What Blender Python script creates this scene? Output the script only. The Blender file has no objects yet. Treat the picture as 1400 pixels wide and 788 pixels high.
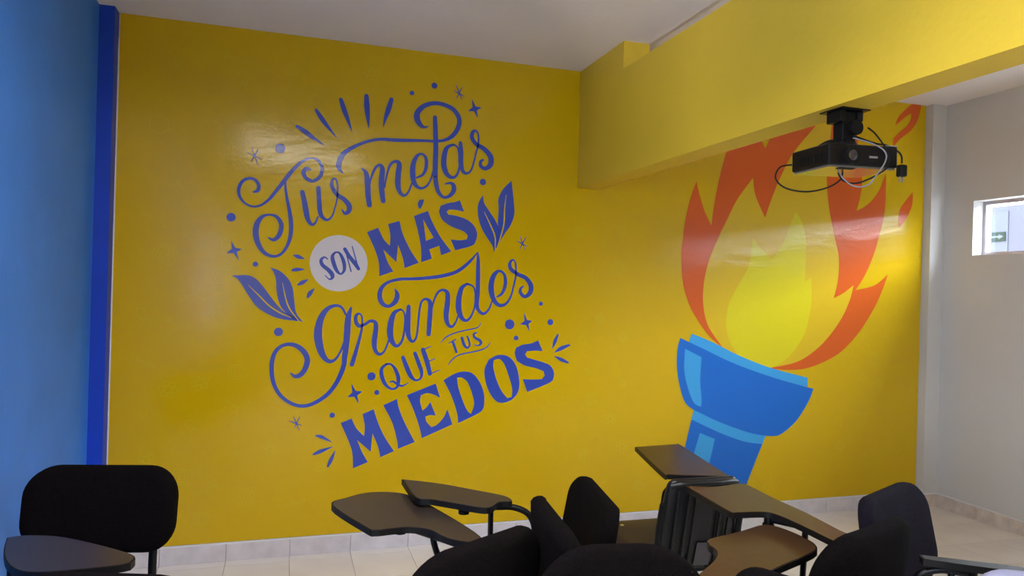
import bpy, bmesh, math, random
from mathutils import Vector, Matrix
from mathutils.geometry import tessellate_polygon
random.seed(7)
SC=bpy.context.scene; COLL=SC.collection
PI=math.pi

# ------------------------------------------------------------ camera
CAM_H=1.42; YAW=0.3049; ROLL=0.0284; FOC=978.1
cd=bpy.data.cameras.new('camera'); cam=bpy.data.objects.new('camera',cd); COLL.objects.link(cam)
cd.sensor_width=36; cd.lens=FOC/1400*36; cd.clip_start=0.05
F=Vector((math.sin(YAW),math.cos(YAW),0)); Rt=Vector((math.cos(YAW),-math.sin(YAW),0)); U=Vector((0,0,1))
c,s=math.cos(ROLL),math.sin(ROLL)
X=c*Rt+s*U; Y=-s*Rt+c*U
M=Matrix((X,Y,-F)).transposed().to_4x4(); M.translation=Vector((0,0,CAM_H))
cam.matrix_world=M; SC.camera=cam

# ------------------------------------------------------------ daylight, added lamps and exposure
SC.view_settings.view_transform='Standard'; SC.view_settings.look='None'
SC.view_settings.gamma=1; SC.view_settings.use_curve_mapping=False
SC.view_settings.exposure=1.43
wd=bpy.data.worlds.new('sky'); SC.world=wd; wd.use_nodes=True
bg=wd.node_tree.nodes['Background']; bg.inputs[0].default_value=(0.80,0.88,1.0,1); bg.inputs[1].default_value=10.5
def area(name,loc,rot,sx,sy,power=0,col=(1,1,1),portal=False,spread=PI):
    l=bpy.data.lights.new(name,'AREA'); l.shape='RECTANGLE'; l.size=sx; l.size_y=sy; l.energy=power; l.color=col
    l.spread=spread
    if portal: l.cycles.is_portal=True
    o=bpy.data.objects.new(name,l); COLL.objects.link(o); o.location=loc; o.rotation_euler=rot; return o
H=2.694; H2=2.761; WY=3.873; XL=-0.872; XR=4.305; YB=-2.6
WIN=(.3,3.592,1.722,2.080)      # right wall strip window: y0,y1,z0,z1
LEFT=(-2.4,-.5,.9,2.1)           # window in the left wall behind the camera
SLIT=(-.34,.02,.9,2.1)          # unseen narrow opening beside it, added to shape the glow on the beam
area('window_daylight',(XR+.16,(WIN[0]+WIN[1])/2,(WIN[2]+WIN[3])/2),(0,PI/2,0),WIN[3]-WIN[2],WIN[1]-WIN[0],portal=True)
area('mural_highlight_lamp',(0.10,1.2,H-.12),(0,math.radians(8),0),.95,0.24,power=20,col=(1.0,.95,.9),spread=math.radians(170))  # unseen lamp added to put the highlight on the mural
area('left_window_daylight',(XL-.16,(LEFT[0]+LEFT[1])/2,(LEFT[2]+LEFT[3])/2),(0,-PI/2,0),LEFT[3]-LEFT[2],LEFT[1]-LEFT[0],portal=True)
area('beam_fill_lamp',(XL-1.2,-1.5,.50),(0,-math.radians(108),math.radians(50)),0.35,0.40,power=12,col=(1.0,.97,.92),spread=math.radians(60))  # added lamp outside the left wall, aimed at the beam's left face
sd=bpy.data.lights.new('low_sun','SUN'); sd.energy=0.42; sd.angle=math.radians(17); sd.color=(1.0,.90,.72)
so=bpy.data.objects.new('low_sun',sd); COLL.objects.link(so)
so.rotation_euler=Vector((-1,1.15,-.42)).to_track_quat('-Z','Y').to_euler()

# ------------------------------------------------------------ materials
def new_mat(name):
    m=bpy.data.materials.new(name); m.use_nodes=True; return m,m.node_tree,m.node_tree.nodes['Principled BSDF']
def mat(name,col,rough=.5,metal=0,spec=.5,noise=0,nscale=8,bump=0,bscale=60,coat=0,coatr=.1):
    m,nt,b=new_mat(name); N=nt.nodes; L=nt.links
    b.inputs['Base Color'].default_value=(*col,1); b.inputs['Roughness'].default_value=rough
    b.inputs['Metallic'].default_value=metal; b.inputs['Specular IOR Level'].default_value=spec
    b.inputs['Coat Weight'].default_value=coat; b.inputs['Coat Roughness'].default_value=coatr
    tc=N.new('ShaderNodeTexCoord')
    if noise:
        n=N.new('ShaderNodeTexNoise'); n.inputs['Scale'].default_value=nscale; n.inputs['Detail'].default_value=5
        L.new(tc.outputs['Object'],n.inputs['Vector'])
        mr=N.new('ShaderNodeMapRange'); mr.inputs['From Min'].default_value=.3; mr.inputs['From Max'].default_value=.7
        mr.inputs['To Min'].default_value=1-noise; mr.inputs['To Max'].default_value=1+noise
        L.new(n.outputs['Fac'],mr.inputs['Value'])
        mx=N.new('ShaderNodeMix'); mx.data_type='RGBA'; mx.blend_type='MULTIPLY'; mx.inputs[0].default_value=1
        mx.inputs['A'].default_value=(*col,1); L.new(mr.outputs[0],mx.inputs['B']); L.new(mx.outputs['Result'],b.inputs['Base Color'])
    if bump:
        n=N.new('ShaderNodeTexNoise'); n.inputs['Scale'].default_value=bscale; n.inputs['Detail'].default_value=4
        L.new(tc.outputs['Object'],n.inputs['Vector'])
        bp=N.new('ShaderNodeBump'); bp.inputs['Strength'].default_value=bump; bp.inputs['Distance'].default_value=.01
        L.new(n.outputs['Fac'],bp.inputs['Height']); L.new(bp.outputs[0],b.inputs['Normal'])
    return m
def vinyl(name,col,noise=.03):
    m,nt,b=new_mat(name); N=nt.nodes; L=nt.links
    b.inputs['Roughness'].default_value=.155; b.inputs['Specular IOR Level'].default_value=.36
    b.inputs['Base Color'].default_value=(*col,1)
    g=N.new('ShaderNodeNewGeometry')
    mp=N.new('ShaderNodeMapping'); mp.inputs['Scale'].default_value=(1.0,1,2.6)
    L.new(g.outputs['Position'],mp.inputs['Vector'])
    n=N.new('ShaderNodeTexNoise'); n.inputs['Scale'].default_value=1.6; n.inputs['Detail'].default_value=3; n.inputs['Distortion'].default_value=.6
    L.new(mp.outputs[0],n.inputs['Vector'])
    n2=N.new('ShaderNodeTexNoise'); n2.inputs['Scale'].default_value=70; n2.inputs['Detail'].default_value=2
    L.new(g.outputs['Position'],n2.inputs['Vector'])
    b1=N.new('ShaderNodeBump'); b1.inputs['Strength'].default_value=.12; b1.inputs['Distance'].default_value=.03
    L.new(n.outputs['Fac'],b1.inputs['Height'])
    b2=N.new('ShaderNodeBump'); b2.inputs['Strength'].default_value=.10; b2.inputs['Distance'].default_value=.004
    L.new(n2.outputs['Fac'],b2.inputs['Height']); L.new(b1.outputs[0],b2.inputs['Normal']); L.new(b2.outputs[0],b.inputs['Normal'])
    return m
YEL=(.66,.425,.002)
M_={}
M_['vyellow']=vinyl('yellow_print',YEL)
M_['vdoodle']=vinyl('pale_yellow_print',(.67,.47,.008))
M_['vblue']=vinyl('blue_print',(.045,.085,.44))
M_['vwhite']=vinyl('white_print',(.66,.62,.65))
M_['vred']=vinyl('orange_red_print',(.68,.115,.014))
M_['vamber']=vinyl('amber_print',(.70,.47,.015))
M_['vlemon']=vinyl('lemon_print',(.70,.60,.012))
M_['vcup']=vinyl('torch_blue_print',(.012,.15,.60))
M_['vrim']=vinyl('torch_light_blue_print',(.05,.36,.75))
M_['yellowpaint']=mat('yellow_beam_paint',(.68,.46,.03),.5,noise=.03,nscale=3,bump=.12,bscale=40)
M_['blue']=mat('lit_blue_wall_paint',(.05,.23,.80),.45,spec=.2,noise=.06,nscale=5,bump=.15,bscale=120)  # same blue as the pilaster, lightened by window sheen put into the colour
M_['shadedblue']=mat('shaded_blue_paint',(.012,.06,.56),.45,spec=.25,noise=.04,nscale=5,bump=.1,bscale=100)  # the left wall's blue again, with shade put into the colour
M_['cream']=mat('cream_wall_paint',(.62,.60,.58),.6,noise=.03,nscale=2,bump=.08,bscale=60)
M_['ceil']=mat('ceiling_paint',(.80,.74,.71),.8,noise=.04,nscale=1.5,bump=.15,bscale=25)
M_['tile']=mat('cream_floor_tile',(.84,.78,.72),.24,noise=.07,nscale=3)
M_['basetile']=mat('baseboard_tile',(.66,.62,.65),.35,noise=.10,nscale=14)
M_['basetile2']=mat('beige_baseboard_tile',(.64,.55,.48),.35,noise=.14,nscale=18)
M_['grout']=mat('grout',(.32,.29,.27),.9)
M_['caulk']=mat('white_caulk',(.75,.74,.76),.7)
M_['fabric']=mat('black_upholstery',(.0048,.0034,.0037),.95,spec=.06,noise=.35,nscale=160,bump=.5,bscale=380)
M_['fabric_lit']=mat('window_lit_upholstery',(.012,.0095,.017),.92,spec=.08,noise=.3,nscale=160,bump=.5,bscale=380)  # the black upholstery with purple window light put into its colour
M_['plastic']=mat('black_plastic',(.005,.005,.006),.36,bump=.15,bscale=300)
M_['metal']=mat('black_painted_steel',(.004,.004,.005),.35,spec=.25)
M_['tabletop']=mat('brown_laminate_tablet',(.066,.034,.016),.30,spec=.09,noise=.10,nscale=30)
M_['seatbrown']=mat('dark_brown_seat',(.040,.026,.018),.5,spec=.2)
M_['tabledark']=mat('dark_laminate_tablet',(.030,.022,.018),.28,spec=.35,noise=.1,nscale=30)
M_['edge']=mat('black_tablet_edge',(.006,.005,.005),.5,spec=.25)
M_['screw']=mat('bright_screw',(.75,.75,.75),.3,metal=1)
M_['tag']=mat('grey_paper_tag',(.085,.075,.08),.45)
M_['lilac']=mat('pale_lilac_cover',(.30,.30,.44),.8,bump=.2,bscale=120)
M_['proj']=mat('projector_black_shell',(.004,.0035,.004),.3,spec=.3,bump=.05,bscale=200)
M_['projbase']=mat('projector_glossy_underside',(.10,.09,.08),.16,spec=.8)
M_['matte']=mat('matte_black',(.004,.004,.004),.6,spec=.2)
M_['lens']=mat('lens_glass',(.02,.015,.02),.04,spec=1)
M_['silver']=mat('silver_trim',(.55,.55,.55),.3,metal=.9)
M_['greycord']=mat('grey_cord',(.20,.19,.21),.5)
M_['alu']=mat('aluminium_frame',(.42,.38,.40),.35,metal=.8)
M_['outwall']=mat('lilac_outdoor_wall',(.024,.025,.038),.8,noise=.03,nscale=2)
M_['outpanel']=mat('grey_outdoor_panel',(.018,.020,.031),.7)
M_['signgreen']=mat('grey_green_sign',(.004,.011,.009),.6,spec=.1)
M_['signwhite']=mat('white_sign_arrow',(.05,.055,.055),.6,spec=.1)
M_['outground']=mat('outdoor_concrete',(.45,.44,.42),.9)
g,nt,b=new_mat('window_glass')
tr=nt.nodes.new('ShaderNodeBsdfTransparent'); tr.inputs[0].default_value=(.96,.98,.98,1)
gl=nt.nodes.new('ShaderNodeBsdfGlossy'); gl.inputs['Roughness'].default_value=.02
mx=nt.nodes.new('ShaderNodeMixShader'); mx.inputs[0].default_value=.06
nt.links.new(tr.outputs[0],mx.inputs[1]); nt.links.new(gl.outputs[0],mx.inputs[2]); nt.links.new(mx.outputs[0],nt.nodes['Material Output'].inputs[0])
M_['glass']=g

# ------------------------------------------------------------ helpers
def link(name,me,m=None,parent=None,**kw):
    o=bpy.data.objects.new(name,me); COLL.objects.link(o)
    if m and me: me.materials.append(m if not isinstance(m,str) else M_[m])
    if parent: o.parent=parent
    for k,v in kw.items(): o[k]=v
    return o
def empty(name,loc=(0,0,0),rz=0,**kw):
    o=bpy.data.objects.new(name,None); COLL.objects.link(o); o.empty_display_size=.1
    o.location=loc; o.rotation_euler=(0,0,rz)
    for k,v in kw.items(): o[k]=v
    return o
def finish(bm,name,smooth=False,angle=40):
    me=bpy.data.meshes.new(name); bmesh.ops.recalc_face_normals(bm,faces=bm.faces); 
    if smooth:
        for f in bm.faces: f.smooth=True
        for e in bm.edges:
            if len(e.link_faces)==2 and e.calc_face_angle(0)>math.radians(angle): e.smooth=False
    bm.to_mesh(me); bm.free(); return me
def box(bm,x0,x1,y0,y1,z0,z1,bev=0):
    r=bmesh.ops.create_cube(bm,size=1); vs=r['verts']
    bmesh.ops.scale(bm,vec=(x1-x0,y1-y0,z1-z0),verts=vs)
    bmesh.ops.translate(bm,vec=((x0+x1)/2,(y0+y1)/2,(z0+z1)/2),verts=vs)
    if bev:
        es=list({e for v in vs for e in v.link_edges})
        bmesh.ops.bevel(bm,geom=es,offset=bev,segments=2,affect='EDGES',profile=.5)
def boxmesh(name,*b,bev=0):
    bm=bmesh.new()
    if isinstance(b[0],(tuple,list)):
        for q in b: box(bm,*q,bev=bev)
    else: box(bm,*b,bev=bev)
    return finish(bm,name)
def catmull(P,n=6,closed=False):
    P=[Vector(p) for p in P]; out=[]; m=len(P)
    rng=range(m) if closed else range(m-1)
    for i in rng:
        if closed: a,b,c,d=P[(i-1)%m],P[i],P[(i+1)%m],P[(i+2)%m]
        else: a,b,c,d=P[max(i-1,0)],P[i],P[i+1],P[min(i+2,m-1)]
        for k in range(n):
            t=k/n
            out.append(.5*((2*b)+(c-a)*t+(2*a-5*b+4*c-d)*t*t+(3*b-a-3*c+d)*t**3))
    if not closed: out.append(P[-1])
    return out
def tube(bm,P,r,seg=10,n=6,smooth=True,flat=1.0,caps=True):
    P=catmull(P,n) if smooth else [Vector(p) for p in P]
    rings=[];up=None
    for i,p in enumerate(P):
        t=(P[min(i+1,len(P)-1)]-P[max(i-1,0)]).normalized()
        if up is None:
            up=Vector((0,0,1)) if abs(t.z)<.9 else Vector((1,0,0))
        a=(up-t*up.dot(t)); a.normalize(); bb=t.cross(a); up=a
        rings.append([bm.verts.new(p+a*math.cos(2*PI*k/seg)*r+bb*math.sin(2*PI*k/seg)*r*flat) for k in range(seg)])
    for A,B in zip(rings,rings[1:]):
        for k in range(seg): bm.faces.new((A[k],A[(k+1)%seg],B[(k+1)%seg],B[k]))
    if caps: bm.faces.new(rings[0][::-1]); bm.faces.new(rings[-1])
def tubemesh(name,P,r,**k):
    bm=bmesh.new(); tube(bm,P,r,**k); return finish(bm,name,True)
def disc(bm,c,r,h,axis='z',seg=24,r2=None):
    r2=r if r2 is None else r2
    m=Matrix.Translation(Vector(c))
    if axis=='y': m=m@Matrix.Rotation(PI/2,4,'X')
    if axis=='x': m=m@Matrix.Rotation(PI/2,4,'Y')
    bmesh.ops.create_cone(bm,cap_ends=True,segments=seg,radius1=r,radius2=r2,depth=h,matrix=m)

# ------------------------------------------------------------ the room
T=.16
def structure(name,me,m,label=None,parent=None):
    o=link(name,me,m,parent)
    if not parent:
        o['kind']='structure'
        if label: o['label']=label; o['category']='structure'
    return o
def holed_wall(lo,hi,zlo,zhi,a0,a1,z0,z1,fixed0,fixed1,axis):
    q=[(lo,a0,zlo,zhi),(a1,hi,zlo,zhi),(a0,a1,zlo,z0),(a0,a1,z1,zhi)]
    out=[]
    for a,b_,c_,d_ in q:
        out.append((a,b_,fixed0,fixed1,c_,d_) if axis=='x' else (fixed0,fixed1,a,b_,c_,d_))
    return out
structure('wall_back',boxmesh('wall_back',XL-T,XR+T,WY,WY+T,-.1,3.0),'cream','cream wall behind the mural, facing the camera')
structure('wall_left',boxmesh('wall_left',*holed_wall(YB,-.4,-.1,3.0,*LEFT,XL-T,XL,'y'),*holed_wall(-.4,WY,-.1,3.0,*SLIT,XL-T,XL,'y')),'blue','blue painted wall at the left side of the room')
structure('wall_right',boxmesh('wall_right',*holed_wall(YB,WY,-.1,3.0,*WIN,XR,XR+T,'y')),'cream','cream painted wall at the right with a high strip window')
structure('wall_rear',boxmesh('wall_rear',XL-T,XR+T,YB-T,YB,-.1,3.0),'yellowpaint','wall behind the camera')
structure('ceiling',boxmesh('ceiling',(XL,1.745,YB,WY,H,3.0),(1.745,XR,YB,WY,H2,3.0)),'ceil','off-white plastered ceiling')
# the beam across the room with its stub at the back wall
structure('trim_1',boxmesh('trim_1',(1.60,1.728,YB,WY,2.0125,2.551),(1.601,1.747,3.308,WY,2.551,H2)),'yellowpaint','yellow painted ceiling beam running from the mural wall over the room')
structure('trim_2',boxmesh('trim_2',XL,-.806,3.785,WY,0,H),'shadedblue','narrow blue pilaster left of the mural, coloured as in shade')
structure('trim_3',boxmesh('trim_3',4.186,XR,3.812,WY,0,H2),'cream','narrow cream pilaster right of the mural')
# floor tiles
fl=structure('floor',boxmesh('floor',XL,XR,YB,WY,-.1,-.003),'grout','floor of square cream tiles with thin grey joints')
tm={}
TS=.307; xs=[XL]+[.05+TS*k for k in range(-3,15) if XL+.02<.05+TS*k<XR-.02]+[XR]
ys=[WY]+[3.797-TS*k for k in range(0,16)]
for j in range(len(ys)-1):
    for i in range(len(xs)-1):
        w=round(xs[i+1]-xs[i],3); d=round(ys[j]-ys[j+1],3)
        if (w,d) not in tm:
            me=boxmesh('tile',-w/2+.0012,w/2-.0012,-d/2+.0012,d/2-.0012,-.012,0); me.materials.append(M_['tile']); tm[(w,d)]=me
        o=link('tile',tm[(w,d)],None,fl); o.location=((xs[i]+xs[i+1])/2,(ys[j]+ys[j+1])/2,random.uniform(-.0004,.0003))
# baseboards, tile by tile
def baseboard(name,label,p0,p1,nrm,m,step=.307,start=0):
    root=empty(name,(p0[0],p0[1],0)); root['kind']='structure'; root['label']=label; root['category']='baseboard'
    L=math.hypot(p1[0]-p0[0],p1[1]-p0[1]); a=math.atan2(p1[1]-p0[1],p1[0]-p0[0]); root.rotation_euler=(0,0,a)
    t=[0]+[start+step*k for k in range(40) if .02<start+step*k<L-.02]+[L]
    sgn=nrm
    for u,v in zip(t,t[1:]):
        lo,hi=sorted((0,sgn*.009))
        link('tile',boxmesh('tile',u+.001,v-.001,lo,hi,0,.087,bev=.0015),m,root)
    lo,hi=sorted((0,sgn*.008))
    link('caulk_line',boxmesh('caulk_line',0,L,lo,hi,.087,.094),'caulk',root)
baseboard('baseboard_back','grey-white tile baseboard under the yellow mural',(-.806,WY),(4.186,WY),-1,'basetile',start=.55-.307)
baseboard('baseboard_right','beige tile baseboard along the right wall',(XR,3.812),(XR,YB),-1,'basetile2')
baseboard('baseboard_corner','beige tile baseboard on the pilaster in the right corner',(4.178,3.812),(XR-.009,3.812),-1,'basetile2')
baseboard('baseboard_left','grey-white tile baseboard along the blue wall',(XL,YB),(XL,3.785),-1,'basetile')
# windows
def window(name,label,axis,a0,a1,z0,z1,f,nd,depth):
    r=empty(name,(0,0,0)); r['kind']='structure'; r['label']=label; r['category']='window'
    def bx(a,b_,c_,d_,t0,t1):
        return (t0,t1,a,b_,c_,d_) if axis=='y' else (a,b_,t0,t1,c_,d_)
    w=.022; t0,t1=depth
    link('window_frame',boxmesh('window_frame',bx(a0,a1,z0,z0+w,t0,t1),bx(a0,a1,z1-w,z1,t0,t1),bx(a0,a0+w,z0+w,z1-w,t0,t1),bx(a1-w,a1,z0+w,z1-w,t0,t1)),'alu',r)
    for k in range(1,nd):
        a=a0+(a1-a0)*k/nd
        link('mullion',boxmesh('mullion',*bx(a-.012,a+.012,z0+w,z1-w,t0,t1)),'alu',r)
    tm_=(t0+t1)/2
    for k in range(nd):
        u=a0+(a1-a0)*k/nd+.016; v=a0+(a1-a0)*(k+1)/nd-.016
        link('pane',boxmesh('pane',*bx(u,v,z0+w,z1-w,tm_-.002,tm_+.002)),'glass',r)
window('window_1','high strip window with thin metal frame in the right wall','y',WIN[0],WIN[1],WIN[2],WIN[3],XR,3,(XR+.085,XR+.115))
window('added_window_3','unseen narrow window added in the blue wall to shape the light on the beam','y',*SLIT,XL,1,(XL-.115,XL-.085))
window('window_2','window in the blue wall behind the camera','y',LEFT[0],LEFT[1],LEFT[2],LEFT[3],XL,3,(XL-.115,XL-.085))
# outdoors through the strip window
nb=empty('outdoor_building',(6.5,3,0),label='pale lilac building wall outside the strip window',category='building')
def rel(*b): return (b[0]-6.5,b[1]-6.5,b[2]-3,b[3]-3,b[4],b[5])
link('wall_face',boxmesh('wall_face',rel(6.5,6.8,-4,5.30,-.3,2.335)),'outwall',nb)
link('wall_panel',boxmesh('wall_panel',rel(6.494,6.5,5.055,5.262,1.4,2.285)),'outpanel',nb,label='darker grey-lilac wall panel')
sg=empty('arrow_sign',(6.492,5.17,2.043),label='small grey-green sign with a white arrow pointing right, seen outside through the window',category='sign')
link('sign_plate',boxmesh('sign_plate',-.006,0,-.093,.093,-.045,.045),'signgreen',sg)
bm=bmesh.new()
A=[(.075,.008),(-.03,.008),(-.03,.026),(-.078,0),(-.03,-.026),(-.03,-.008),(.075,-.008)]
fr_=[bm.verts.new((-.009,y,z)) for y,z in A]; bk_=[bm.verts.new((-.006,y,z)) for y,z in A]
bm.faces.new(fr_); bm.faces.new(bk_[::-1])
for k in range(len(A)): bm.faces.new((fr_[k],bk_[k],bk_[(k+1)%7],fr_[(k+1)%7]))
link('arrow',finish(bm,'arrow'),'signwhite',sg)
og=link('outdoor_ground',boxmesh('outdoor_ground',-12,16,-14,14,-.4,-.3),'outground'); og['kind']='structure'; og['label']='concrete ground outside'; og['category']='ground'

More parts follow.
